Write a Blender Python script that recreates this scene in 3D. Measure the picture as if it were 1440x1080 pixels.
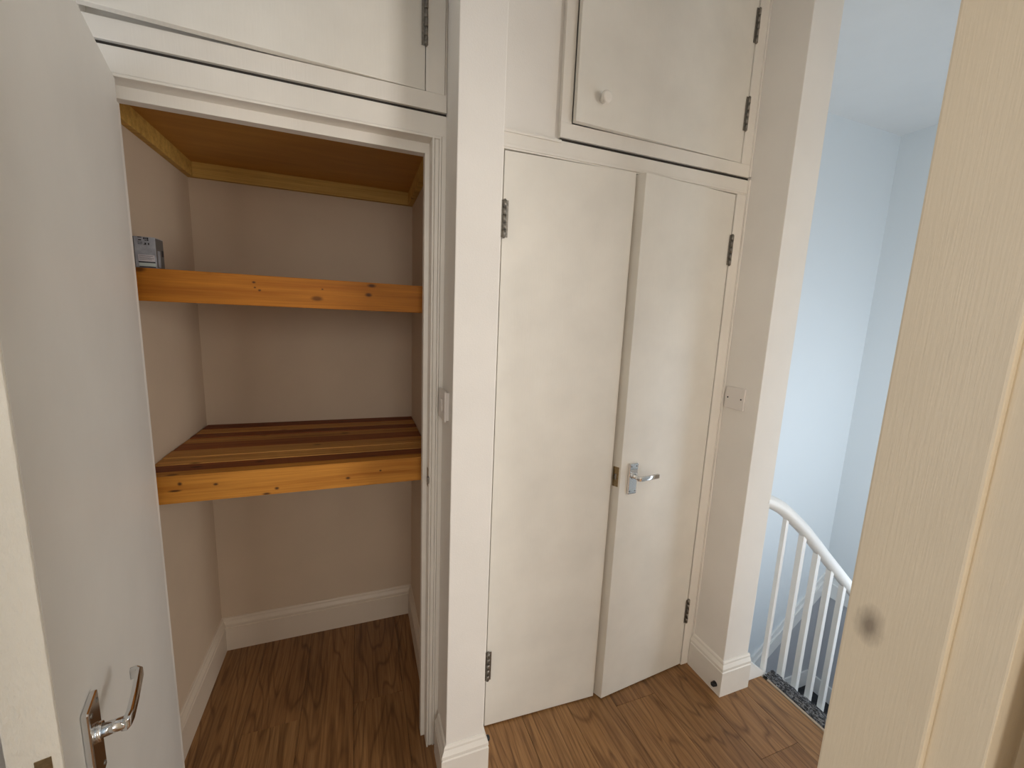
import bpy, bmesh, math, random
from mathutils import Vector, Matrix
random.seed(7)
for o in list(bpy.data.objects):
    bpy.data.objects.remove(o, do_unlink=True)
SC = bpy.context.scene
COL = SC.collection

# ------------------------------------------------------------------ camera
CAM_Z = 1.4906
F_PX = 575.98
def cam_axes(pitch, roll, yaw):
    a, b, c = (math.radians(v) for v in (pitch, roll, yaw))
    f = Vector((math.sin(c)*math.cos(a), math.cos(c)*math.cos(a), math.sin(a)))
    r = Vector((math.cos(c), -math.sin(c), 0)); u = r.cross(f)
    return r*math.cos(b)+u*math.sin(b), -r*math.sin(b)+u*math.cos(b), f
r_, u_, f_ = cam_axes(-8.98596, 2.40157, 20.70943)
cd = bpy.data.cameras.new('camera'); cam = bpy.data.objects.new('camera', cd); COL.objects.link(cam)
cd.sensor_fit = 'HORIZONTAL'; cd.sensor_width = 36.0; cd.lens = 36.0*F_PX/1440.0
cd.clip_start = 0.01; cd.clip_end = 100
cam.matrix_world = Matrix(((r_.x, u_.x, -f_.x, 0), (r_.y, u_.y, -f_.y, 0), (r_.z, u_.z, -f_.z, CAM_Z), (0, 0, 0, 1)))
SC.camera = cam

# ------------------------------------------------------------------ world, lights, exposure
w = bpy.data.worlds.new('world'); SC.world = w; w.use_nodes = True
bg = w.node_tree.nodes['Background']; bg.inputs[0].default_value = (0.62, 0.76, 1.0, 1); bg.inputs[1].default_value = 1.0
def area(name, loc, direction, sx, sy, power, col):
    l = bpy.data.lights.new(name, 'AREA'); l.shape = 'RECTANGLE'; l.size = sx; l.size_y = sy
    l.energy = power; l.color = col
    o = bpy.data.objects.new(name, l); COL.objects.link(o); o.location = loc
    o.rotation_euler = Vector(direction).to_track_quat('-Z', 'Y').to_euler(); o['kind'] = 'helper'
    return o
# added lamps out of view, set at invented windows
area('added_light_bedroom', (0.10, -2.42, 1.80), (0, 1, -0.12), 1.3, 1.2, 29, (1.0, 0.92, 0.82))  # unseen lamp for an invented bedroom window
area('added_light_bedroom_side', (-1.55, -0.75, 1.45), (1, 0.25, 0), 1.1, 1.3, 7, (1.0, 0.92, 0.80))  # added to brighten the right-hand jamb
area('added_light_landing', (-.93, 0.70, 1.45), (1, -0.15, 0), 0.7, 1.1, 3.6, (0.95, 0.97, 1.0))  # added at the left for the post side and door edge
area('added_light_next_room', (2.28, -0.75, 1.40), (-1, 0.25, 0), 1.1, 1.4, 72, (1.0, 0.96, 0.91))  # added key light shining through the invented doorway
area('added_light_stairs', (2.70, 0.25, 0.75), (0, 1, 0), 1.0, 1.5, 18.5, (0.80, 0.90, 1.0))  # unseen bluish lamp for an invented stair window
vs = SC.view_settings
vs.view_transform = 'Standard'; vs.look = 'None'; vs.gamma = 1.0; vs.use_curve_mapping = False
vs.exposure = -0.22
SC.cycles.max_bounces = 10; SC.cycles.diffuse_bounces = 7

# ------------------------------------------------------------------ materials
def nm(name):
    m = bpy.data.materials.new(name); m.use_nodes = True
    nt = m.node_tree; b = nt.nodes['Principled BSDF']
    return m, nt, b
def N(nt, t, **kw):
    n = nt.nodes.new(t)
    for k, v in kw.items(): setattr(n, k, v)
    return n
def coords(nt, scale, kind='Object', loc=(0, 0, 0)):
    tc = N(nt, 'ShaderNodeTexCoord'); mp = N(nt, 'ShaderNodeMapping')
    mp.inputs['Scale'].default_value = scale; mp.inputs['Location'].default_value = loc
    nt.links.new(tc.outputs[kind], mp.inputs[0]); return mp.outputs[0]
def noise(nt, vec, scale, detail=4, rough=0.55):
    n = N(nt, 'ShaderNodeTexNoise'); n.inputs['Scale'].default_value = scale
    n.inputs['Detail'].default_value = detail; n.inputs['Roughness'].default_value = rough
    nt.links.new(vec, n.inputs['Vector']); return n.outputs['Fac']
def ramp(nt, fac, stops):
    r = N(nt, 'ShaderNodeValToRGB'); e = r.color_ramp.elements
    while len(e) < len(stops): e.new(0.5)
    for x, (p, c) in zip(e, stops): x.position = p; x.color = (*c, 1)
    nt.links.new(fac, r.inputs[0]); return r.outputs[0]
def bump(nt, b, fac, strength, dist=0.002):
    n = N(nt, 'ShaderNodeBump'); n.inputs['Strength'].default_value = strength; n.inputs['Distance'].default_value = dist
    nt.links.new(fac, n.inputs['Height']); nt.links.new(n.outputs[0], b.inputs['Normal'])
def mix(nt, fac, a, b_, mode='MIX'):
    n = N(nt, 'ShaderNodeMix', data_type='RGBA', blend_type=mode)
    if isinstance(fac, (int, float)): n.inputs[0].default_value = fac
    else: nt.links.new(fac, n.inputs[0])
    for i, v in ((6, a), (7, b_)):
        if isinstance(v, tuple): n.inputs[i].default_value = (*v, 1)
        else: nt.links.new(v, n.inputs[i])
    return n.outputs[2]
def math_(nt, op, a, b_=None, clamp=False):
    n = N(nt, 'ShaderNodeMath', operation=op, use_clamp=clamp)
    for i, v in ((0, a), (1, b_)):
        if v is None: continue
        if isinstance(v, (int, float)): n.inputs[i].default_value = v
        else: nt.links.new(v, n.inputs[i])
    return n.outputs[0]

def paint(name, col, rough=0.45, stroke=(60, 60, 4), amt=0.25, var=0.04, dist=0.0012):
    m, nt, b = nm(name)
    v = coords(nt, stroke); f = noise(nt, v, 3, 5)
    v2 = coords(nt, (1, 1, 1)); f2 = noise(nt, v2, 5, 4)
    lo = tuple(c*(1-var) for c in col); hi = tuple(min(1, c*(1+var*0.5)) for c in col)
    c = ramp(nt, f2, [(0.3, lo), (0.7, hi)])
    nt.links.new(c, b.inputs['Base Color']); b.inputs['Roughness'].default_value = rough
    bump(nt, b, f, amt, dist); return m
def plain(name, col, rough=0.5, metal=0.0, fine=0):
    m, nt, b = nm(name); b.inputs['Base Color'].default_value = (*col, 1)
    b.inputs['Roughness'].default_value = rough; b.inputs['Metallic'].default_value = metal
    if fine:
        v = coords(nt, (1, 1, 1)); f = noise(nt, v, fine, 3); bump(nt, b, f, 0.3, 0.001)
        c = ramp(nt, f, [(0.3, tuple(x*0.75 for x in col)), (0.7, tuple(min(1, x*1.2) for x in col))])
        nt.links.new(c, b.inputs['Base Color'])
    return m
M = {}
M['wall'] = paint('wall_emulsion', (0.80, 0.77, 0.72), 0.75, (90, 90, 90), 0.25, 0.03)
M['shaded_closet_wall'] = paint('shade_toned_emulsion', (0.585, 0.472, 0.355), 0.8, (90, 90, 90), 0.3, 0.04)  # off-white paint browned to carry the closet's shade and warm bounce
M['gloss'] = paint('white_gloss_paint', (0.80, 0.765, 0.70), 0.38, (70, 70, 3), 0.22, 0.06)
M['door'] = paint('white_door_paint', (0.79, 0.76, 0.69), 0.42, (60, 60, 6), 0.18, 0.07)
M['open_door'] = paint('white_open_door_paint', (0.77, 0.75, 0.70), 0.5, (60, 60, 8), 0.22, 0.04)
M['shaded_gloss'] = paint('shade_toned_gloss', (0.66, 0.57, 0.465), 0.45, (70, 70, 3), 0.22, 0.04)  # white gloss darkened in colour to carry the closet's shade
M['rough_paint'] = paint('thick_brushed_paint', (0.88, 0.845, 0.755), 0.5, (55, 55, 22), 0.9, 0.06, 0.003)
M['ceiling'] = paint('ceiling_emulsion', (0.80, 0.80, 0.79), 0.85, (80, 80, 80), 0.2, 0.02)
M['rail'] = paint('white_rail_gloss', (0.84, 0.84, 0.82), 0.3, (40, 40, 40), 0.2, 0.03)
M['chrome'] = plain('chrome', (0.75, 0.76, 0.77), 0.12, 1.0)
M['steel'] = plain('dull_hinge_steel', (0.27, 0.25, 0.22), 0.5, 1.0, 120)
M['brass'] = plain('tarnished_brass', (0.30, 0.22, 0.12), 0.45, 1.0, 150)
M['black'] = plain('black_rubber', (0.012, 0.012, 0.012), 0.5)
M['dark'] = plain('dark_recess', (0.03, 0.025, 0.02), 0.8)
M['plate'] = plain('white_plastic', (0.74, 0.70, 0.66), 0.35)
M['trim_wood'] = plain('threshold_trim', (0.42, 0.34, 0.26), 0.45)
M['pane'] = plain('window_glass', (0.9, 0.95, 1), 0.05)

def jamb_material():
    m, nt, b = nm('cream_jamb_paint')
    v = coords(nt, (190, 190, 9)); f = noise(nt, v, 2.2, 6, 0.65)
    v2 = coords(nt, (1, 1, 0.5)); f2 = noise(nt, v2, 9, 4)
    c = ramp(nt, f2, [(0.3, (0.74, 0.635, 0.465)), (0.7, (0.80, 0.69, 0.51))])
    # dark knot stain bleeding through the paint
    tc = N(nt, 'ShaderNodeTexCoord'); mp = N(nt, 'ShaderNodeMapping', vector_type='POINT')
    mp.inputs['Location'].default_value = (0, -0.2051*70, -1.218*42); mp.inputs['Scale'].default_value = (0, 70, 42)
    nt.links.new(tc.outputs['Object'], mp.inputs[0])
    ln = N(nt, 'ShaderNodeVectorMath', operation='LENGTH'); nt.links.new(mp.outputs[0], ln.inputs[0])
    nz = noise(nt, v2, 120, 3); d = math_(nt, 'ADD', ln.outputs['Value'], math_(nt, 'MULTIPLY', math_(nt, 'SUBTRACT', nz, 0.5), 0.5))
    k = ramp(nt, d, [(0.15, (0.75,)*3), (0.95, (0, 0, 0))])
    c = mix(nt, k, c, (0.16, 0.12, 0.09))
    nt.links.new(c, b.inputs['Base Color']); b.inputs['Roughness'].default_value = 0.42
    bump(nt, b, f, 0.28, 0.0012); return m
M['jamb'] = jamb_material()

def pine(name, base, dark, along='X', knots=(), vary=True):
    m, nt, b = nm(name)
    s = {'X': (1.2, 26, 26), 'Y': (26, 1.2, 26)}[along]
    tc = N(nt, 'ShaderNodeTexCoord'); oi = N(nt, 'ShaderNodeObjectInfo')
    off = N(nt, 'ShaderNodeVectorMath', operation='SCALE'); off.inputs[0].default_value = (7, 3, 5)
    nt.links.new(oi.outputs['Random'], off.inputs['Scale'])
    ad = N(nt, 'ShaderNodeVectorMath', operation='ADD')
    nt.links.new(tc.outputs['Object'], ad.inputs[0]); nt.links.new(off.outputs[0], ad.inputs[1])
    mp = N(nt, 'ShaderNodeMapping'); mp.inputs['Scale'].default_value = s; nt.links.new(ad.outputs[0], mp.inputs[0])
    f = noise(nt, mp.outputs[0], 2.0, 6, 0.6)
    mp3 = N(nt, 'ShaderNodeMapping'); mp3.inputs['Scale'].default_value = tuple(x*5 if x > 2 else x*1.5 for x in s); nt.links.new(ad.outputs[0], mp3.inputs[0])
    f3 = noise(nt, mp3.outputs[0], 2.0, 3)
    c = ramp(nt, f, [(0.28, dark), (0.5, base), (0.72, tuple(min(1, x*1.25) for x in base))])
    c = mix(nt, 0.22, c, ramp(nt, f3, [(0.35, tuple(x*0.6 for x in base)), (0.6, (1, 1, 1))]), 'MULTIPLY')
    hue = ramp(nt, oi.outputs['Random'], [(0.0, (0.72, 0.55, 0.42)), (0.5, (1.0, 0.92, 0.8)), (1.0, (1.15, 1.1, 0.95))])
    if vary: c = mix(nt, 1.0, c, hue, 'MULTIPLY')
    # scattered small knots
    vo = N(nt, 'ShaderNodeTexVoronoi'); vo.inputs['Scale'].default_value = 1.0
    mp2 = N(nt, 'ShaderNodeMapping'); mp2.inputs['Scale'].default_value = (6, 13, 13) if along == 'X' else (13, 6, 13)
    nt.links.new(ad.outputs[0], mp2.inputs[0]); nt.links.new(mp2.outputs[0], vo.inputs['Vector'])
    k = ramp(nt, vo.outputs['Distance'], [(0.05, (0.8,)*3), (0.12, (0, 0, 0))])
    c = mix(nt, k, c, tuple(x*0.25 for x in dark))
    for (kx, ky, kz, rx, rz) in knots:      # world x, z of each knot; the board's own origin is (-.17, 1.6, ky)
        kx += .17; kz -= ky
        q = N(nt, 'ShaderNodeMapping'); q.inputs['Scale'].default_value = (1/rx, 0, 1/rz)
        q.inputs['Location'].default_value = (-kx/rx, 0, -kz/rz); nt.links.new(tc.outputs['Object'], q.inputs[0])
        ln = N(nt, 'ShaderNodeVectorMath', operation='LENGTH'); nt.links.new(q.outputs[0], ln.inputs[0])
        kk = ramp(nt, ln.outputs['Value'], [(0.35, (0.9,)*3), (1.0, (0, 0, 0))])
        c = mix(nt, kk, c, (0.045, 0.016, 0.006))
    nt.links.new(c, b.inputs['Base Color']); b.inputs['Roughness'].default_value = 0.62
    b.inputs['Specular IOR Level'].default_value = 0.3
    bump(nt, b, f3, 0.15, 0.001); return m

def laminate():
    m, nt, b = nm('oak_laminate')
    tc = N(nt, 'ShaderNodeTexCoord'); oi = N(nt, 'ShaderNodeObjectInfo')
    off = N(nt, 'ShaderNodeVectorMath', operation='SCALE'); off.inputs[0].default_value = (5, 11, 0)
    nt.links.new(oi.outputs['Random'], off.inputs['Scale'])
    ad = N(nt, 'ShaderNodeVectorMath', operation='ADD'); nt.links.new(tc.outputs['Object'], ad.inputs[0]); nt.links.new(off.outputs[0], ad.inputs[1])
    def mpd(s):
        q = N(nt, 'ShaderNodeMapping'); q.inputs['Scale'].default_value = s; nt.links.new(ad.outputs[0], q.inputs[0]); return q.outputs[0]
    # cathedral figure: rings of a distorted stretched field
    fig = noise(nt, mpd((7, 1.1, 1)), 1.0, 2, 0.4)
    wv = math_(nt, 'FRACT', math_(nt, 'MULTIPLY', fig, 13.0))
    tri = math_(nt, 'ABSOLUTE', math_(nt, 'SUBTRACT', wv, 0.5))
    g = noise(nt, mpd((85, 3.0, 1)), 1.0, 5, 0.65)
    g2 = noise(nt, mpd((260, 9, 1)), 1.0, 2)
    big = noise(nt, mpd((9, 0.8, 1)), 1.0, 3)
    c = ramp(nt, g, [(0.28, (0.145, 0.070, 0.024)), (0.5, (0.300, 0.165, 0.070)), (0.75, (0.43, 0.262, 0.125))])
    c = mix(nt, 0.7, c, ramp(nt, tri, [(0.0, (0.42, 0.35, 0.28)), (0.16, (1, 1, 1))]), 'MULTIPLY')
    c = mix(nt, 0.5, c, ramp(nt, big, [(0.3, (0.6, 0.55, 0.5)), (0.7, (1.15, 1.1, 1.0))]), 'MULTIPLY')
    c = mix(nt, 0.35, c, ramp(nt, g2, [(0.35, (0.5, 0.45, 0.4)), (0.55, (1, 1, 1))]), 'MULTIPLY')
    hue = ramp(nt, oi.outputs['Random'], [(0.0, (0.85, 0.76, 0.66)), (1.0, (1.08, 1.03, 0.92))])
    c = mix(nt, 1.0, c, hue, 'MULTIPLY')
    nt.links.new(c, b.inputs['Base Color']); b.inputs['Roughness'].default_value = 0.42
    bump(nt, b, g2, 0.12, 0.0008); return m
M['laminate'] = laminate()

def plywood():
    m, nt, b = nm('varnished_plywood')
    f = noise(nt, coords(nt, (2, 14, 14)), 2, 4)
    c = ramp(nt, f, [(0.3, (0.46, 0.225, 0.038)), (0.7, (0.56, 0.285, 0.055))])
    nt.links.new(c, b.inputs['Base Color']); b.inputs['Roughness'].default_value = 0.55; return m
M['plywood'] = plywood()
M['batten'] = pine('batten_pine', (0.58, 0.37, 0.10), (0.46, 0.27, 0.06), vary=False)
M['dark_slat'] = pine('dark_slat_pine', (0.30, 0.105, 0.030), (0.17, 0.048, 0.013))
M['light_slat'] = pine('light_slat_pine', (0.50, 0.265, 0.080), (0.33, 0.145, 0.036))
M['upper_board'] = pine('upper_board_pine', (0.385, 0.140, 0.012), (0.29, 0.085, 0.005), 'X',
    [(-0.27, 1.498, 1.562, .006, .004), (-0.257, 1.498, 1.541, .005, .004), (0.04, 1.498, 1.573, .016, .007), (0.0307, 1.498, 1.545, .013, .008), (-0.268, 1.498, 1.548, .004, .003), (-0.0967, 1.498, 1.554, .004, .003)], vary=False)
M['lower_board'] = pine('lower_board_pine', (0.50, 0.215, 0.032), (0.38, 0.135, 0.014), 'X',
    [(-0.4776, 0.9375, .9946, .007, .007), (-0.393, 0.9375, .9848, .008, .005), (-0.239, 0.9375, .9555, .008, .006), (-0.2666, 0.9375, .9412, .014, .005), (-0.0387, 0.9375, .9677, .009, .006), (0.0603, 0.9375, .9838, .005, .004), (-0.49, 0.9375, .975, .02, .004)], vary=False)

def stair_wall():
    # white above the dado, grey paint below it (the line follows the stair pitch)
    m, nt, b = nm('stair_wall_paint')
    tc = N(nt, 'ShaderNodeTexCoord'); sp = N(nt, 'ShaderNodeSeparateXYZ'); nt.links.new(tc.outputs['Object'], sp.inputs[0])
    line = math_(nt, 'ADD', math_(nt, 'MULTIPLY', math_(nt, 'SUBTRACT', sp.outputs['X'], 3.48), 0.82), -0.47)
    below = math_(nt, 'LESS_THAN', sp.outputs['Z'], line)
    f = noise(nt, coords(nt, (90, 90, 90)), 3, 4)
    c = mix(nt, below, (0.79, 0.83, 0.85), (0.52, 0.53, 0.555))
    nt.links.new(c, b.inputs['Base Color']); b.inputs['Roughness'].default_value = 0.7
    bump(nt, b, f, 0.25, 0.0012); return m
M['stair_wall'] = stair_wall()
def carpet():
    m, nt, b = nm('charcoal_carpet')
    f = noise(nt, coords(nt, (1, 1, 1)), 260, 4, 0.7); f2 = noise(nt, coords(nt, (1, 1, 1)), 45, 3)
    c = ramp(nt, f, [(0.3, (0.010, 0.010, 0.012)), (0.55, (0.028, 0.029, 0.033)), (0.75, (0.07, 0.073, 0.08))])
    nt.links.new(c, b.inputs['Base Color']); b.inputs['Roughness'].default_value = 0.95
    bump(nt, b, f2, 1.0, 0.006); return m
M['carpet'] = carpet()
def carpet_edge():
    m, nt, b = nm('worn_carpet_edge')
    f = noise(nt, coords(nt, (1, 0.45, 1)), 150, 5, 0.75)
    c = ramp(nt, f, [(0.36, (0.008, 0.008, 0.010)), (0.5, (0.07, 0.075, 0.085)), (0.66, (0.40, 0.42, 0.45))])
    nt.links.new(c, b.inputs['Base Color']); b.inputs['Roughness'].default_value = 0.95
    bump(nt, b, f, 1.0, 0.006); return m
M['nosing'] = carpet_edge()
M['fibre'] = plain('pale_carpet_fibre', (0.42, 0.44, 0.46), 0.9)
M['box_card'] = plain('grey_printed_card', (0.30, 0.31, 0.34), 0.45, 0, 40)
M['box_side'] = plain('dark_printed_card', (0.10, 0.095, 0.09), 0.45)
M['print'] = plain('black_print', (0.02, 0.02, 0.025), 0.6)
M['label'] = plain('pale_paper_label', (0.50, 0.47, 0.49), 0.6)
M['green_label'] = plain('pale_green_label', (0.46, 0.52, 0.49), 0.6)

# ------------------------------------------------------------------ mesh helpers
def bm_box(bm, x0, x1, y0, y1, z0, z1, bevel=0.0, seg=2):
    vs_ = [bm.verts.new((x, y, z)) for z in (z0, z1) for y in (y0, y1) for x in (x0, x1)]
    fs = [(0, 2, 3, 1), (4, 5, 7, 6), (0, 1, 5, 4), (2, 6, 7, 3), (0, 4, 6, 2), (1, 3, 7, 5)]
    faces = [bm.faces.new([vs_[i] for i in f]) for f in fs]
    if bevel > 0:
        ed = list({e for f in faces for e in f.edges})
        bmesh.ops.bevel(bm, geom=ed, offset=bevel, segments=seg, profile=0.6, affect='EDGES')
def bm_cyl(bm, p0, p1, r0, r1=None, n=14):
    p0, p1 = Vector(p0), Vector(p1); r1 = r0 if r1 is None else r1
    d = (p1-p0).normalized(); a = d.orthogonal().normalized(); b = d.cross(a)
    rings = []
    for p, r in ((p0, r0), (p1, r1)):
        rings.append([bm.verts.new(p+(a*math.cos(t)+b*math.sin(t))*r) for t in (2*math.pi*i/n for i in range(n))])
    for i in range(n):
        f = bm.faces.new((rings[0][i], rings[0][(i+1) % n], rings[1][(i+1) % n], rings[1][i])); f.smooth = True
    bm.faces.new(rings[0][::-1]); bm.faces.new(rings[1])
def bm_prism(bm, pts, lo, hi, axis='Y'):
    def mk(p, t):
        return {'Y': (p[0], t, p[1]), 'X': (t, p[0], p[1]), 'Z': (p[0], p[1], t)}[axis]
    a = [bm.verts.new(mk(p, lo)) for p in pts]; b = [bm.verts.new(mk(p, hi)) for p in pts]; n = len(pts)
    bm.faces.new(a); bm.faces.new(b[::-1])
    for i in range(n): bm.faces.new((a[i], b[i], b[(i+1) % n], a[(i+1) % n]))
def bm_sweep(bm, path, section, up=Vector((0, 0, 1)), smooth=True, scales=None):
    path = [Vector(p) for p in path]; rings = []
    for i, p in enumerate(path):
        d = (path[min(i+1, len(path)-1)]-path[max(i-1, 0)]).normalized()
        s = d.cross(up).normalized(); u = s.cross(d)
        k = scales[i] if scales else 1
        rings.append([bm.verts.new(p+s*a*k+u*b*k) for a, b in section])
    n = len(section)
    for A, B in zip(rings, rings[1:]):
        for j in range(n):
            f = bm.faces.new((A[j], A[(j+1) % n], B[(j+1) % n], B[j])); f.smooth = smooth
    bm.faces.new(rings[0][::-1]); bm.faces.new(rings[-1])
def link(name, bm, mat, parent=None, loc=(0, 0, 0), rot=0.0):
    """mesh given in world coordinates (or in the parent's frame when the parent is not an unrotated root)"""
    bmesh.ops.recalc_face_normals(bm, faces=bm.faces)
    me = bpy.data.meshes.new(name); bm.to_mesh(me); bm.free()
    o = bpy.data.objects.new(name, me); COL.objects.link(o)
    me.materials.append(M[mat] if isinstance(mat, str) else mat)
    o.location = loc; o.rotation_euler = (0, 0, rot)
    if parent: o.parent = parent
    return o
def tag(o, label, cat, group=None, kind=None):
    o['label'] = label; o['category'] = cat
    if group: o['group'] = group
    if kind: o['kind'] = kind
    return o
def empty(name, label, cat, loc=(0, 0, 0), rot=0.0, group=None, kind=None):
    o = bpy.data.objects.new(name, None); COL.objects.link(o); o.location = loc; o.rotation_euler = (0, 0, rot)
    o.empty_display_size = 0.05
    return tag(o, label, cat, group, kind)
def part(name, boxes, mat, parent, bevel=0.0, rel=True, loc=(0, 0, 0), rot=0.0):
    """boxes in world coordinates; shifted into the parent's frame when the parent is an unrotated root"""
    bm = bmesh.new()
    for b in boxes: bm_box(bm, *b[:6], b[6] if len(b) > 6 else bevel)
    if rel and parent is not None:
        bmesh.ops.translate(bm, verts=bm.verts, vec=-wloc(parent))
    return link(name, bm, mat, parent, loc, rot)
def wloc(o):
    v = Vector(o.location)
    while o.parent: o = o.parent; v += Vector(o.location)
    return v
def struct(name, boxes, mat, label, cat='wall', bevel=0.0):
    bm = bmesh.new()
    for b in boxes: bm_box(bm, *b[:6], b[6] if len(b) > 6 else bevel)
    return tag(link(name, bm, mat), label, cat, kind='structure')
SKIRT = [(0, 0), (.016, 0), (.016, .108), (.0125, .111), (.0125, .1145), (.0155, .118), (.015, .125), (.011, .132), (.0075, .138), (.0070, .145), (.004, .150), (0, .151)]
def skirting(name, path, label, side=1, mat='gloss'):
    """profile swept along a floor path, mitred; side=+1 puts the moulding to the left of the direction of travel"""
    bm = bmesh.new(); P = [Vector((x, y)) for x, y in path]; rings = []
    for i, p in enumerate(P):
        ds = []
        if i: ds.append((P[i]-P[i-1]).normalized())
        if i < len(P)-1: ds.append((P[i+1]-P[i]).normalized())
        ns = [Vector((-d.y, d.x))*side for d in ds]
        m = (ns[0]+ns[-1]); m = m/max(m.length_squared, 1e-6)*2 if len(ns) == 2 else ns[0]
        rings.append([bm.verts.new((p.x+m.x*a, p.y+m.y*a, z)) for a, z in SKIRT])
    n = len(SKIRT)
    for A, B in zip(rings, rings[1:]):
        for j in range(n): bm.faces.new((A[j], A[(j+1) % n], B[(j+1) % n], B[j]))
    bm.faces.new(rings[0]); bm.faces.new(rings[-1][::-1])
    return tag(link(name, bm, mat), label, 'baseboard', kind='structure')
def hinge_bm(z0, z1, r=0.0055, leaf=0.012):
    """butt hinge seen from the knuckle: five barrel segments with gaps, two end tips, slivers of leaf"""
    bm = bmesh.new(); h = (z1-z0); n = 5
    for i in range(n):
        a = z0+h*i/n; rr = r*(1.0 if i % 2 == 0 else 0.93)
        bm_cyl(bm, (0, 0, a+0.0006), (0, 0, a+h/n-0.0006), rr, n=12)
    bm_cyl(bm, (0, 0, z0-.003), (0, 0, z1+.003), r*0.5, n=8)
    bm_box(bm, -leaf, leaf, r*0.2, r*0.2+.0016, z0, z1)
    return bm

YC = 1.2276          # face of the cupboard wall
YB = 1.926           # back wall
CEIL = 2.83

# ------------------------------------------------------------------ structure: floors
fl = struct('floor', [(-1.0, 1.62, -2.5, 2.0, -0.26, -0.010), (1.62, 1.69, -2.5, 1.066, -0.26, -0.004), (1.69, 2.4, -2.5, 0.20, -0.26, -0.010)], 'dark',
            'oak effect laminate plank floor running from the landing into the open closet', 'floor')
closet_edges = [-0.966, -0.7805, -0.595, -0.4095, -0.224, -0.0395, 0.146]
landing_edges = [0.3735, 0.559, 0.7445, 0.930, 1.1155, 1.301, 1.4865, 1.6225]
edges = closet_edges + landing_edges
ends = {-0.595: [0.3, 1.05], -0.4095: [0.62, 1.47], -0.224: [0.9], -0.0395: [0.35, 1.475], 0.146: [0.8], 0.3735: [0.45], 0.559: [0.72],
        0.7445: [0.30], 0.930: [1.146], 1.1155: [0.40], 1.301: [0.8135], -0.966: [0.8], -0.7805: [0.5]}
for a, b in zip(edges, edges[1:]):
    cut = [0.0] + ends.get(a, []) + [1.92]
    for c, d in zip(cut, cut[1:]):
        part('plank', [(a+.0004, b-.0004, c+.0004, d-.0004, -0.009, 0.0, 0.0012)], 'laminate', fl)
struct('floor_bedroom', [(-1.6, 0.6, -2.5, -0.001, -0.009, 0.0)], 'laminate', 'oak laminate floor of the bedroom behind the doorway', 'floor')
struct('floor_added_room', [(0.75, 2.35, -2.5, 0.09, -0.009, 0.0)], 'laminate', 'oak laminate floor of the invented neighbouring room', 'floor')  # floor of a room added for the light

# ------------------------------------------------------------------ structure: walls
struct('ceiling', [(-1.7, 3.6, -2.6, 2.05, CEIL, CEIL+.1)], 'ceiling', 'flat white ceiling over the landing and stairwell', 'ceiling')
struct('wall_closet_back', [(-.66, .30, YB, YB+.08, 0, CEIL)], 'shaded_closet_wall', 'shaded off-white back wall of the open closet')
struct('wall_closet_left', [(-.66, -.5785, 1.316, YB, 0, CEIL)], 'shaded_closet_wall', 'off-white left side wall inside the open closet')
struct('wall_closet_right', [(.2294, .34, 1.316, YB, 0, 2.03)], 'shaded_closet_wall', 'narrow right side wall inside the open closet')
struct('wall_post', [(.2384, .3609, 1.0866, 1.316, 0, CEIL, .0025)], 'wall', 'white projecting post between the open closet and the double cupboard')
struct('wall_pillar', [(1.3735, 1.509, 1.0622, YB+.05, -2.8, CEIL, .0025)], 'wall', 'white pillar between the double cupboard and the stairs')
struct('wall_cupboard_back', [(.34, 1.3735, YB-.2, YB+.05, 0, CEIL)], 'wall', 'back wall inside the closed double cupboard')
struct('wall_upper_panel', [(.3609, .5900, YC+.012, YC+.032, 2.030, CEIL), (.59, 1.3735, YC+.10, YC+.12, 2.03, CEIL)], 'wall', 'plain white panel above the double cupboard beside the post')
struct('wall_left', [(-1.05, -.95, .09, .30, 0, CEIL), (-1.05, -.95, .30, 1.10, 0, .85), (-1.05, -.95, .30, 1.10, 2.05, CEIL), (-1.05, -.95, 1.10, 1.316, 0, CEIL)], 'wall', 'white wall of the landing behind the open door')
struct('wall_closet_front', [(-.95, -.575, YC, 1.316, 0, CEIL), (-.575, .2384, 1.25, 1.316, 2.02, CEIL)], 'wall', 'white wall beside and above the closet opening')
# wall with the doorway in which the viewer stands, and an invented doorway added for light
struct('wall_front', [(-1.7, -.345, .09, .225, 0, CEIL), (-.345, .515, .09, .225, 2.06, CEIL), (.515, .74, .09, .225, 0, CEIL), (.74, 1.46, .09, .225, 2.45, CEIL),
                      (1.46, 2.2, .09, .225, -2.8, CEIL), (2.2, 3.2, .09, .225, 1.5, CEIL), (2.2, 3.2, .09, .225, -2.8, 0.0), (3.2, 3.6, .09, .225, -2.8, CEIL)],
       'wall', 'white wall facing the cupboards with a doorway, an invented second doorway and an invented stair window')
struct('wall_stair_back', [(1.509, 3.56, YB, YB+.08, -2.8, CEIL)], 'stair_wall', 'pale blue-white back wall of the stairwell, grey below the sloping rail')
rw = struct('wall_stair_right', [(3.48, 3.58, .2, YB+.08, -2.8, CEIL)], 'stair_wall', 'pale right-hand wall of the stairwell meeting the ceiling')
struct('floor_below', [(1.4, 3.6, .1, 2.0, -2.85, -2.8)], 'carpet', 'dark floor at the foot of the stairs', 'floor')
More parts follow.
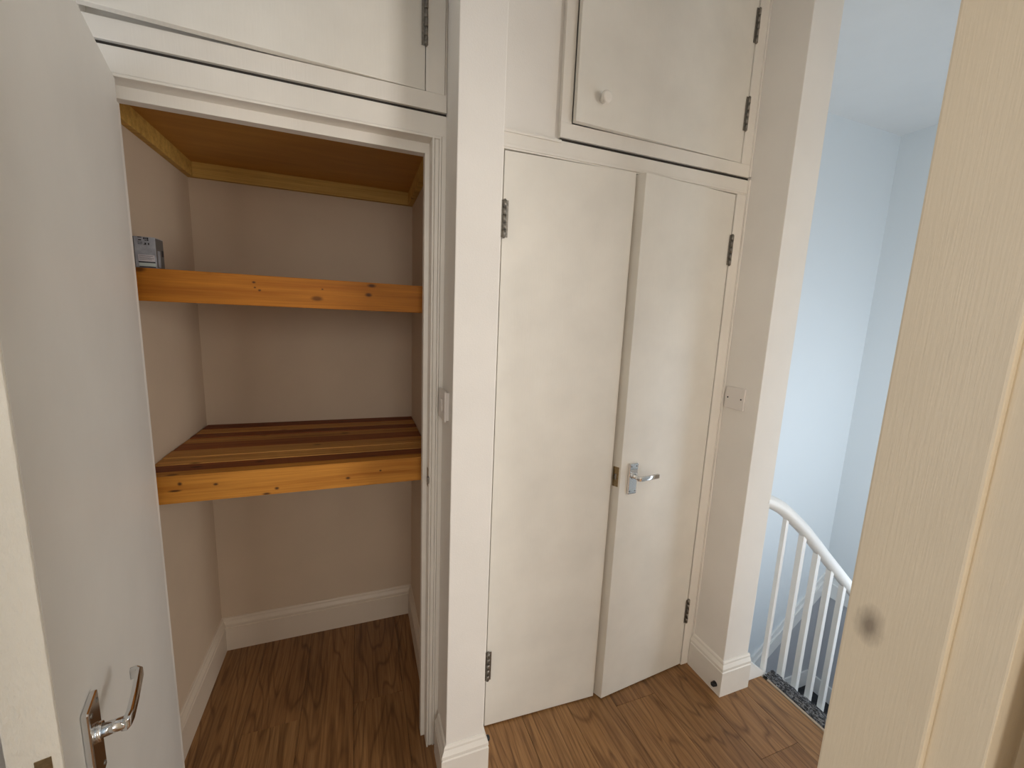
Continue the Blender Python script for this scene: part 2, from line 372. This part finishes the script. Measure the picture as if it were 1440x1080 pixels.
# unseen rooms on the viewer's side; the neighbouring one is added for light
struct('wall_bedroom', [(-1.7, -1.6, -2.6, -1.35, 0, CEIL), (-1.7, -1.6, -.15, .09, 0, CEIL), (-1.7, -1.6, -1.35, -.15, 0, .75), (-1.7, -1.6, -1.35, -.15, 2.15, CEIL), (.60, .70, -2.6, .09, 0, CEIL), (-1.6, -.70, -2.6, -2.5, 0, CEIL), 
                        (-.70, .60, -2.6, -2.5, 0, 1.15), (-.70, .60, -2.6, -2.5, 2.45, CEIL)], 'wall', 'white walls of the bedroom behind the viewer')
struct('wall_added_room', [(2.35, 2.45, -2.6, -1.35, 0, CEIL), (2.35, 2.45, -.15, .09, 0, CEIL), (2.35, 2.45, -1.35, -.15, 0, .7), (2.35, 2.45, -1.35, -.15, 2.1, CEIL),
                          (.70, 2.45, -2.6, -2.5, 0, CEIL)], 'wall', 'white walls of the invented neighbouring room')

# invented windows, out of view, framing the added lamps
def window(name, x0, x1, y0, y1, z0, z1, axis, label):
    t = 0.045; bm = bmesh.new()
    if axis == 'Y':
        for b in ((x0, x0+t, z0, z1), (x1-t, x1, z0, z1), (x0+t, x1-t, z0, z0+t), (x0+t, x1-t, z1-t, z1), ((x0+x1)/2-.02, (x0+x1)/2+.02, z0+t, z1-t)):
            bm_box(bm, b[0], b[1], y0, y1, b[2], b[3], .003)
    else:
        for b in ((y0, y0+t, z0, z1), (y1-t, y1, z0, z1), (y0+t, y1-t, z0, z0+t), (y0+t, y1-t, z1-t, z1), ((y0+y1)/2-.02, (y0+y1)/2+.02, z0+t, z1-t)):
            bm_box(bm, x0, x1, b[0], b[1], b[2], b[3], .003)
    return tag(link(name, bm, 'rail'), label, 'window', kind='structure')
window('window_added_1', 2.2, 3.2, .10, .15, 0.0, 1.5, 'Y', 'invented white framed stair window in the wall facing the cupboards')
window('window_added_2', -.70, .60, -2.58, -2.53, 1.15, 2.45, 'Y', 'invented white framed bedroom window behind the viewer')
window('window_added_4', -1.68, -1.63, -1.35, -.15, .75, 2.15, 'X', 'invented white framed bedroom window in the side wall')
window('window_added_5', -1.03, -.98, .30, 1.10, .85, 2.05, 'X', 'invented white framed window at the left end of the landing behind the open door')
window('window_added_3', 2.37, 2.42, -1.35, -.15, .7, 2.1, 'X', 'invented white framed window of the added neighbouring room')

# ------------------------------------------------------------------ closet door frame
XO = 0.199; XL = -0.525; ZO = 1.974
fr = empty('trim_1', 'white moulded door frame around the open closet', 'door frame', (0.2, YC, 0), kind='structure')
part('lining', [(XO, .2384, YC+.004, 1.316, 0, ZO+.03), (-.5785, XL, YC+.004, 1.316, 0, ZO+.03), (XL, XO, YC+.004, 1.316, ZO, ZO+.05)], 'gloss', fr, .0015)
part('stop', [(XO-.0135, XO+.002, 1.270, 1.300, 0, ZO-.026), (XL-.002, XL+.0135, 1.270, 1.300, 0, ZO-.026), (XL, XO, 1.270, 1.300, ZO-.027, ZO+.002)], 'gloss', fr, .0015)
def arch_profile_side(x0, d):   # beaded architrave running up one side; d=+1 outwards is +X
    return [(x0, x0+d*.006, YC-.005, YC+.006, 0, ZO+.004, .0022), (x0+d*.008, x0+d*.019, YC-.0005, YC+.006, 0, ZO+.004, .0015),
            (x0+d*.0195, x0+d*.0255, YC-.004, YC+.006, 0, ZO+.008, .0022), (x0+d*.0265, x0+d*.0394, YC-.001, YC+.006, 0, ZO+.008, .0012)]
def srt(b): return (min(b[0], b[1]), max(b[0], b[1])) + tuple(b[2:])
part('architrave', [srt(b) for b in arch_profile_side(XO, 1)], 'gloss', fr)
part('architrave', [srt(b) for b in arch_profile_side(XL, -1)], 'gloss', fr)
part('architrave', [(-.60, .2245, YC-.005, YC+.006, ZO-.0005, ZO+.0065, .0025), (-.60, .2384, YC-.001, YC+.02, ZO+.0075, 2.0345, .0015)], 'gloss', fr)
sp_ = part('strike_plate', [(XO-.0008, XO+.001, YC+.012, YC+.032, .955, 1.015)], 'brass', fr)
sp_['label'] = 'small tarnished brass strike plate'
part('strike_lip', [(XO-.006, XO, YC-.012, YC+.004, .975, .995, .002)], 'steel', fr)

# plywood ceiling of the closet with pine battens
cc = struct('ceiling_closet', [(-.5785, .2294, 1.316, YB, 2.008, 2.028)], 'plywood', 'varnished brown plywood ceiling of the closet with pine battens', 'ceiling')
part('batten', [(-.5785, -.5585, 1.316, YB, 1.956, 2.008, .001)], M['batten'], cc)
part('batten', [(-.5585, .2094, YB-.02, YB, 1.956, 2.008, .001)], M['batten'], cc)
part('batten', [(.2094, .2294, 1.316, YB, 1.956, 2.008, .001)], M['batten'], cc)

# ------------------------------------------------------------------ baseboards
skirting('baseboard_closet', [(-.5785, 1.318), (-.5785, YB), (.2294, YB), (.2294, 1.318)], 'off-white moulded skirting round the inside of the closet', side=-1, mat='shaded_gloss')
skirting('baseboard_post', [(.2384, 1.20), (.2384, 1.0866), (.3609, 1.0866), (.3609, 1.19)], 'white moulded skirting wrapped round the foot of the post', side=-1)
skirting('baseboard_pillar', [(1.3735, 1.222), (1.3735, 1.0622), (1.515, 1.0622)], 'white moulded skirting round the foot of the pillar by the stairs', side=-1)
skirting('baseboard_left', [(-.95, .26), (-.95, YC), (-.60, YC)], 'white skirting behind the open closet door', side=-1)

# ------------------------------------------------------------------ open closet door (hinged left, swung towards the viewer)
ANG = math.atan2(-.971, .2385)
piv = Vector((-.4869, 1.227, 0)) - Vector((.971, .2385, 0))*.040
d1 = empty('door_1', 'white flush closet door swung wide open at the left', 'door', piv, ANG, kind='structure')
W1 = .7235
def dpart(name, boxes, mat, parent=d1, bevel=0.0): return part(name, boxes, mat, parent, bevel, rel=False)
# local frame: x along the door from the hinge, y = towards the visible inner face
dpart('panel', [(0.0, W1-.006, 0.0, 0.040, 0.008, 1.9707, .0012)], 'open_door')
lpp = dpart('lipping', [(W1-.0062, W1, 0.0, 0.040, 0.008, 1.9707, .0018)], 'rough_paint'); lpp['label'] = 'thickly brushed cream door edge'
lp = dpart('latch_plate', [(W1-.0006, W1+.0008, .0195, .0325, .93, .999, .0003)], 'brass'); lp['label'] = 'brass latch plate set in the door edge'
bm = bmesh.new(); bm_box(bm, W1, W1+.005, .022, .031, .945, .972, .002); link('latch_bolt', bm, 'brass', d1)
def lever_parts(parent, origin, arm_dir, plate_w, plate_z0, plate_z1, face_y, out, length, zc, hook=True, thick=.008, reach=.042):
    """lever on a back plate; local frame of the door: x along, face at y=face_y, out=+1/-1 is the way the face looks"""
    x0 = origin
    y1 = face_y+out*thick
    bm = bmesh.new(); bm_box(bm, x0-plate_w/2, x0+plate_w/2, min(face_y, y1), max(face_y, y1), plate_z0, plate_z1, .0022)
    link('handle_plate', bm, 'chrome', parent)
    for sx in (-1, 1):
        for sz in (plate_z0+.010, plate_z1-.010):
            bm = bmesh.new(); bm_cyl(bm, (x0+sx*plate_w*.3, y1-out*.0005, sz), (x0+sx*plate_w*.3, y1+out*.0007, sz), .0030, n=10); link('screw', bm, 'steel', parent)
    bm = bmesh.new()
    yo = face_y+out*reach
    bm_cyl(bm, (x0, y1, zc), (x0, y1+out*.005, zc), .0125, .0115, 18)
    bm_cyl(bm, (x0, y1+out*.004, zc), (x0, yo, zc), .0085, .0078, 16)
    sec = []
    for i in range(16):
        t = 2*math.pi*i/16; c, s = math.cos(t), math.sin(t)
        sec.append((math.copysign(abs(c)**.3, c)*.0042, math.copysign(abs(s)**.3, s)*.0082))
    path = [(x0-arm_dir*.007, yo-out*.003, zc), (x0, yo, zc), (x0+arm_dir*.010, yo+out*.0015, zc), (x0+arm_dir*length*.5, yo+out*.0015, zc), (x0+arm_dir*length, yo, zc)]
    if hook: path += [(x0+arm_dir*(length+.004), yo-out*.004, zc), (x0+arm_dir*(length+.004), yo-out*.011, zc)]
    bm_sweep(bm, path, sec, scales=[.9]+[1]*(len(path)-1))
    return link('lever', bm, 'chrome', parent)
lever_parts(d1, .641, -1, .044, .868, .985, .040, 1, .090, .938, reach=.037)
for z0 in (.22, 1.66):
    link('hinge', hinge_bm(z0, z0+.1), 'steel', d1, (0.0, -.004, 0))

# ------------------------------------------------------------------ left overhead cupboard
oc = empty('overhead_cupboard', 'white overhead cupboard above the open closet, its door slightly ajar', 'cupboard', (-.15, YC, 2.042))
part('frame', [(-.60, .2375, YC-.004, YC+.022, 2.0425, 2.0865, .0015), (.180, .231, YC-.004, YC+.022, 2.0865, CEIL-.002, .0015), (-.66, -.533, YC-.004, YC+.022, 2.0865, CEIL-.002, .0015),
               (.2325, .2380, YC+.002, YC+.022, 2.0865, CEIL-.002, .001)], 'gloss', oc)
part('shadow_gap', [(-.60, .2375, YC+.006, YC+.022, 2.034, 2.043)], 'dark', oc)
def hung_door(parent, hx, width, z0, z1, ang, hinge_side, thick=.019, mat='door', yface=YC):
    """leaf hung in the cupboard wall; hinge_side -1: hinge on its left, +1: on its right; opens towards the viewer by ang degrees"""
    bm = bmesh.new()
    x0, x1 = ((0, width) if hinge_side < 0 else (-width, 0))
    bm_box(bm, x0, x1, 0.0, thick, z0, z1, .0016)
    a = math.radians(ang)*(-1 if hinge_side < 0 else 1)
    p = wloc(parent)
    return link('door', bm, mat, parent, (hx-p.x, yface-p.y, -p.z), a)
dd = hung_door(oc, .1785, .709, 2.0885, 2.78, 3.4, 1)
link('hinge', hinge_bm(2.196, 2.303, .005), 'steel', dd, (.0015, -.004, 0))
link('hinge', hinge_bm(2.60, 2.70, .005), 'steel', dd, (.0015, -.004, 0))

# ------------------------------------------------------------------ right overhead cupboard
oc2 = empty('overhead_cupboard', 'white overhead cupboard with a round knob above the double doors', 'cupboard', (.98, YC, 2.045))
part('frame', [(.5855, 1.3735, YC-.004, YC+.022, 2.0455, 2.0885, .0015), (.5855, .6225, YC-.004, YC+.022, 2.0885, CEIL-.002, .0015), (1.325, 1.3735, YC-.004, YC+.022, 2.0885, CEIL-.002, .0015),
               (1.3660, 1.3735, YC-.010, YC, 2.046, CEIL-.002, .002)], 'gloss', oc2)
part('shadow_gap', [(.59, 1.3735, YC+.004, YC+.022, 2.037, 2.046)], 'dark', oc2)
dd2 = hung_door(oc2, 1.3235, .699, 2.0905, 2.78, 2.0, 1)
for z0, z1 in ((2.199, 2.310), (2.483, 2.591)): link('hinge', hinge_bm(z0, z1, .005), 'steel', dd2, (.0015, -.004, 0))
bm = bmesh.new(); kx, kz = .714-1.3235, 2.167
prof = [(.0, .011), (.006, .010), (.012, .0095), (.016, .0155), (.022, .0185), (.027, .0165), (.029, .0105)]
rings = []
for y, r in prof: rings.append([bm.verts.new((kx+r*math.cos(t), -y, kz+r*math.sin(t))) for t in (2*math.pi*i/20 for i in range(20))])
for A, B in zip(rings, rings[1:]):
    for j in range(20): bm.faces.new((A[j], A[(j+1) % 20], B[(j+1) % 20], B[j])).smooth = True
bm.faces.new(rings[-1]); bm.faces.new(rings[0])
kn = link('knob', bm, 'gloss', dd2); kn['label'] = 'round white turned knob'

# ------------------------------------------------------------------ double cupboard
dc = empty('built_in_cupboard', 'white double-door cupboard between the post and the pillar', 'cupboard', (.86, YC, 0))
part('frame', [(.3615, 1.3735, YC-.003, YC+.04, 1.9835, 2.036, .002), (1.3225, 1.3735, YC-.003, YC+.04, .0, 1.9835, .002), (.3615, .4085, YC-.002, YC+.04, 0, 1.9835, .001),
               (1.3660, 1.3735, YC-.012, YC, .15, 2.036, .002), (.3615, 1.3735, YC-.006, YC, 1.988, 1.998, .002), (.3615, .59, YC-.009, YC, 2.028, 2.036, .002)], 'gloss', dc)
part('stop', [(.4085, 1.3225, YC+.038, YC+.055, 1.955, 1.985), (.39, .425, YC+.038, YC+.055, 0, 1.96), (1.305, 1.34, YC+.038, YC+.055, 0, 1.96)], 'gloss', dc)
ld = hung_door(dc, .4115, .4515, .006, 1.980, 2.3, -1, thick=.034)
for z0, z1 in ((1.7336, 1.840), (.204, .3165)): link('hinge', hinge_bm(z0, z1, .0060), 'steel', ld, (.0035, -.007, 0))
rd = hung_door(dc, 1.3195, .4335, .005, 1.980, 4.9, 1, thick=.034)
for v in rd.data.vertices:          # closing edge planed to a bevel
    if v.co.x < -.42: v.co.x -= .0135*max(0, v.co.y)/.034
for z0, z1 in ((1.727, 1.8366), (.213, .323)): link('hinge', hinge_bm(z0, z1, .0055), 'steel', rd, (.003, -.005, 0))
hx = .941-1.3195
lever_parts(rd, hx, 1, .040, .868, .985, 0.0, -1, .090, .938, hook=False)
def bev(y): return -.4337-.0135*y/.034
bm = bmesh.new(); bm_prism(bm, [(bev(.006), .006), (bev(.027), .027), (bev(.027)-.0014, .027), (bev(.006)-.0014, .006)], .897, .972, 'Z')
lq = link('latch_plate', bm, 'brass', rd); lq['label'] = 'tarnished brass latch plate on the door edge'
bm = bmesh.new(); bm_box(bm, bev(.016)-.006, bev(.016), .011, .021, .924, .946, .002); link('latch_bolt', bm, 'steel', rd)

# ------------------------------------------------------------------ shelves
def shelf(name, label, y0, z0, z1, mat, slat_edges, dark=(1, 0, 0, 1, 0, 1, 0, 1)):
    t = empty(name, label, 'shelf', (-.17, 1.6, z0))
    x0, x1 = -.578, .2289
    part('front_board', [(x0, x1, y0, y0+.040, z0, z1, .0015)], M[mat], t)
    for i, (a, b) in enumerate(zip(slat_edges, slat_edges[1:])):
        dz = random.uniform(-.002, .0012); dx = random.uniform(0, .006)
        part('slat', [(x0+dx, x1-random.uniform(0, .004), a+.0022, b-.0022, z1-.022+dz, z1+dz, .0018)], M['dark_slat' if dark[i % len(dark)] else 'light_slat'], t)
    part('bearer', [(x0, x0+.02, y0+.04, YB, z0+.005, z1-.024)], M['batten'], t)
    part('bearer', [(x1-.02, x1, y0+.04, YB, z0+.005, z1-.024)], M['batten'], t)
    return t
shelf('slatted_shelf', 'thick orange pine shelf with a grey box on it', 1.345, 1.498, 1.582, 'upper_board', [1.387, 1.46, 1.53, 1.61, 1.69, 1.77, 1.85, YB])
shelf('slatted_shelf', 'lower slatted pine shelf of alternating light and dark boards', 1.343, .9375, 1.019, 'lower_board', [1.3845, 1.447, 1.512, 1.59, 1.668, 1.735, 1.79, 1.856, YB])

# ------------------------------------------------------------------ grey box on the upper shelf
BX0, BX1, BY0, BY1, BZ0, BZ1 = -.5412, -.4945, 1.372, 1.421, 1.5835, 1.662
bx = empty('carton', 'small grey printed carton at the left end of the upper shelf', 'box', ((BX0+BX1)/2, (BY0+BY1)/2, BZ0))
part('body', [(BX0, BX1, BY0, BY1, BZ0, BZ1, .0008)], 'box_card', bx)
part('side_panel', [(BX1-.0002, BX1+.0004, BY0+.003, BY1-.002, BZ0+.002, BZ1-.002)], 'box_side', bx)
part('side_panel', [(BX0-.0004, BX0+.0030, BY0-.0004, BY1-.002, BZ0+.001, BZ1-.001)], 'box_side', bx)
def printed(name, x0, x1, z0, z1, mat, lift): part(name, [(x0, x1, BY0-lift, BY0-lift+.0006, z0, z1)], mat, bx)
printed('paper_label', -.5320, -.4975, 1.6000, 1.6165, 'label', .0005)
printed('paper_label', -.5315, -.4965, 1.5880, 1.5960, 'green_label', .0005)
for x0, x1, z0, z1 in ((-.5320, -.4970, 1.5968, 1.5995), (-.5310, -.4968, 1.5848, 1.5870),                       # black bars under the labels
                       (-.5300, -.5010, 1.6135, 1.6143), (-.5300, -.5060, 1.6105, 1.6112), (-.5300, -.4990, 1.6075, 1.6082), (-.5300, -.5040, 1.6045, 1.6052),
                       (-.5295, -.5215, 1.6590, 1.6610), (-.5285, -.5225, 1.6520, 1.6550), (-.5300, -.5205, 1.6480, 1.6487), (-.5300, -.5205, 1.6455, 1.6462), (-.5300, -.5205, 1.6430, 1.6437),
                       (-.5180, -.5155, 1.6555, 1.6600), (-.5145, -.5120, 1.6565, 1.6595), (-.5110, -.5075, 1.6555, 1.6600), (-.5150, -.5130, 1.6520, 1.6548), (-.5115, -.5075, 1.6520, 1.6545),
                       (-.5160, -.5130, 1.6420, 1.6470), (-.5180, -.5165, 1.6415, 1.6435), (-.5090, -.5065, 1.6420, 1.6470)):
    printed('print', x0, x1, z0, z1, 'print', .0010)
part('side_print', [(BX1+.0003, BX1+.0008, BY0+.010, BY0+.024, BZ0+.004, BZ0+.046)], 'box_card', bx)
part('side_print', [(BX1+.0003, BX1+.0008, BY0+.034, BY0+.046, BZ0+.034, BZ0+.050)], 'print', bx)

# ------------------------------------------------------------------ wall plates and door stops
sw = empty('light_switch', 'small white light switch on the shaded side of the post', 'switch', (.2384, 1.168, 1.222))
part('back_box', [(.2300, .2384, 1.128, 1.208, 1.195, 1.277, .002)], 'plate', sw)
part('face_plate', [(.2240, .2300, 1.125, 1.211, 1.192, 1.280, .0025)], 'plate', sw)
part('rocker', [(.2215, .2240, 1.155, 1.181, 1.219, 1.254, .001)], 'plate', sw)
bp = empty('blank_plate', 'square white blank plate with two screws on the pillar side', 'wall plate', (1.3735, 1.163, 1.222))
part('face_plate', [(1.3655, 1.3735, 1.120, 1.206, 1.179, 1.266, .0025)], 'plate', bp)
for y in (1.133, 1.193):
    bm = bmesh.new(); bm_cyl(bm, (1.3657, y, 1.2225), (1.3648, y, 1.2225), .0032, n=10)
    bmesh.ops.translate(bm, verts=bm.verts, vec=-Vector((1.3735, 1.163, 1.222))); link('screw', bm, 'black', bp)
def rubber_stop(base, direction, label):
    t = empty('door_stop', label, 'door stop', base, group='black rubber door stops on the skirting')
    d = Vector(direction)
    bm = bmesh.new(); bm_cyl(bm, (0, 0, 0), d*.004, .0105, .0105, 18); link('flange', bm, 'black', t)
    bm = bmesh.new(); bm_cyl(bm, d*.004, d*.014, .0085, .0095, 18); bm_cyl(bm, d*.014, d*.018, .0095, .006, 18); link('bumper', bm, 'black', t)
rubber_stop((1.3575, 1.0735, .040), (-1, 0, 0), 'black rubber door stop on the pillar skirting')
rubber_stop((.3769, 1.120, .085), (1, 0, 0), 'black rubber door stop on the right side of the post skirting')

# ------------------------------------------------------------------ stairs
st = empty('staircase', 'carpeted stairs going down beyond the edge of the landing', 'staircase', (2.3, .65, -2.8))
rise, going, n1 = .205, .235, 6
X0 = 1.69
bxs = []
for i in range(n1):
    bxs.append((X0+going*i, X0+going*(i+1)+.02, .226, 1.068, -rise*(i+1)-.2, -rise*(i+1)))
for b in bxs: part('step', [b[:6] + (.004,)], 'carpet', st)
zl = -rise*(n1+1)
part('half_landing', [(X0+going*n1, 3.479, .226, YB-.002, zl-.2, zl, .004)], 'carpet', st)
for i in range(6):
    x1 = X0+going*n1-going*i; z = zl-rise*(i+1)
    part('step', [(max(1.511, x1-going-.02), x1, 1.102, YB-.002, z-.2, z, .004)], 'carpet', st)
# carpet nosing on the landing edge: rough frayed strip
bm = bmesh.new(); nx, ny = 14, 150
grid = [[None]*(ny+1) for _ in range(nx+1)]
for i in range(nx+1):
    for j in range(ny+1):
        u = i/nx; x = 1.636+.066*u; y = .228+(1.066-.228)*j/ny
        z = .012*math.sin(math.pi*min(1, u*1.25+.05)*.5)
        if u > .7: z -= (u-.7)**2*.25
        edge = 1 if i in (0, 1) else .55
        grid[i][j] = bm.verts.new((x+random.uniform(-.003, .003)*edge*(2 if i == 0 else 1), y, z+random.uniform(-.0035, .0045)))
for i in range(nx):
    for j in range(ny): bm.faces.new((grid[i][j], grid[i+1][j], grid[i+1][j+1], grid[i][j+1]))
bmesh.ops.translate(bm, verts=bm.verts, vec=-wloc(st))
cn = link('carpet_nosing', bm, 'nosing', st); cn['label'] = 'frayed charcoal carpet edge'
bm = bmesh.new()
for k in range(420):
    y = random.uniform(.24, 1.06); x = random.uniform(1.636, 1.695); a = random.uniform(-1.2, 1.2)+math.pi/2; L = random.uniform(.008, .022)
    p0 = Vector((x, y, .010)); p1 = p0+Vector((math.cos(a)*L*.6, math.sin(a)*L, random.uniform(.002, .010))); r = .0007
    q = [bm.verts.new(v) for v in (p0+Vector((r, 0, 0)), p0-Vector((r, 0, 0)), p0+Vector((0, 0, r*2)), p1)]
    for f in ((0, 1, 3), (1, 2, 3), (2, 0, 3)): bm.faces.new([q[i] for i in f])
bmesh.ops.translate(bm, verts=bm.verts, vec=-wloc(st))
fb = link('carpet_fibres', bm, 'fibre', st); fb['kind'] = 'stuff'
struct('trim_2', [(1.6245, 1.6345, .226, 1.045, -.004, .0035, .0012)], 'trim_wood', 'thin wood-effect threshold strip between laminate and stair carpet', 'trim')

# ------------------------------------------------------------------ balustrade
YR = 1.085
bl = empty('balustrade', 'white stair balustrade with square spindles and curved handrail', 'balustrade', (1.65, YR, -.1))
def shifted(bm, par): bmesh.ops.translate(bm, verts=bm.verts, vec=-wloc(par)); return bm
ctrl = [(1.4995, .822), (1.535, .810), (1.58, .790), (1.628, .762), (1.69, .716), (1.768, .655), (1.86, .573), (1.94, .500), (2.15, .312), (2.6, -.092), (3.0, -.45)]
sec = [(math.cos(t)*.024, math.sin(t)*.026+(.002 if math.sin(t) > 0 else 0)) for t in (2*math.pi*i/20 for i in range(20))]
def catmull(P, n=8):
    out = []
    for i in range(len(P)-1):
        p0, p1, p2, p3 = P[max(i-1, 0)], P[i], P[i+1], P[min(i+2, len(P)-1)]
        for k in range(n):
            t = k/n; out.append(tuple(.5*((2*p1[c])+(-p0[c]+p2[c])*t+(2*p0[c]-5*p1[c]+4*p2[c]-p3[c])*t*t+(-p0[c]+3*p1[c]-3*p2[c]+p3[c])*t**3) for c in (0, 1)))
    out.append(P[-1]); return out
bm = bmesh.new(); rp = catmull(ctrl); bm_sweep(bm, [(x, YR, z) for x, z in rp], sec, up=Vector((0, 0, 1)))
link('handrail', shifted(bm, bl), 'rail', bl)
def rail_z(x):
    for (a, za), (b, zb) in zip(rp, rp[1:]):
        if a <= x <= b: return za+(zb-za)*(x-a)/(b-a)
    return rp[-1][1]
def str_z(x): return .084-.83*(x-1.5532)
for k in range(12):
    x = 1.650+.1125*k+(.010 if k else 0); w_ = .0085 if k == 0 else .0115
    bm = bmesh.new(); bm_box(bm, x-w_, x+w_, YR-w_, YR+w_, str_z(x)-.03, rail_z(x)-.012, .002)
    link('spindle', shifted(bm, bl), 'rail', bl)
bm = bmesh.new()
bm_prism(bm, [(1.5095, .118), (1.525, .108), (1.5532, .084), (3.0, str_z(3.0)), (3.0, str_z(3.0)-.30), (1.5095, -.30)], YR-.016, YR+.016, 'Y')
link('string', shifted(bm, bl), 'rail', bl)
# sloping dado board on the stair walls
def dado_bm(pts_top, wd, lo, hi, axis):
    bm = bmesh.new(); (a, za), (b, zb) = pts_top
    bm_prism(bm, [(a, za), (b, zb), (b, zb-wd), (a, za-wd)], lo, hi, axis)
    return bm
dl = empty('trim_3', 'white sloping moulded rail on the stairwell wall, grey paint below it', 'trim', (3.0, YB, -.7), kind='structure')
for (wd, dz, th) in ((.05, 0, .012), (.115, -.05, .022)):
    bm = dado_bm([(1.52, -.41-.82*1.96+dz), (3.479, -.41+dz)], wd, YB-th, YB-.0005, 'Y'); link('board', shifted(bm, dl), 'rail', dl)
    bm = dado_bm([(.24, -.41+dz), (YB-.02, -.41+dz)], wd, 3.4795-th, 3.4795, 'X'); link('board', shifted(bm, dl), 'rail', dl)
tk = empty('trim_4', 'white skirting along the lower stairs', 'trim', (3.0, YB, -1.4), kind='structure')
bm = dado_bm([(1.52, -1.33-.82*1.5), (3.02, -1.30)], .14, YB-.014, YB-.0005, 'Y'); link('board', shifted(bm, tk), 'rail', tk)
part('board', [(3.02, 3.479, YB-.014, YB-.0005, zl, -1.30)], 'rail', tk)
part('board', [(3.465, 3.4795, .24, YB-.015, zl, -1.30)], 'rail', tk)

# ------------------------------------------------------------------ near door frame at the right and its open door
jf = empty('trim_5', 'cream painted door jamb close to the viewer at the right', 'door frame', (.48, .17, 0), kind='structure')
part('stop', [(.450, .516, .1525, .225, 0, 2.03, .0022)], 'jamb', None, rel=False).parent = jf
jf.children[0].location = (-.48, -.17, 0)
q = part('lining', [(.4565, .516, .1205, .153, 0, 2.03, .0015)], 'jamb', None, rel=False); q.parent = jf; q.location = (-.48, -.17, 0)
q = part('lining', [(.513, .516, .075, .1205, 0, 2.03)], 'jamb', None, rel=False); q.parent = jf; q.location = (-.48, -.17, 0)
q = part('head', [(-.345, .516, .09, .225, 2.03, 2.06, .0015)], 'jamb', None, rel=False); q.parent = jf; q.location = (-.48, -.17, 0)
q = part('lining', [(-.345, -.310, .09, .225, 0, 2.03, .0015)], 'jamb', None, rel=False); q.parent = jf; q.location = (-.48, -.17, 0)
d2 = struct('door_2', [(.4700, .510, -.66, .1030, .008, 2.02, .0018)], 'jamb', 'cream painted door edge at the far right behind the jamb', 'door')
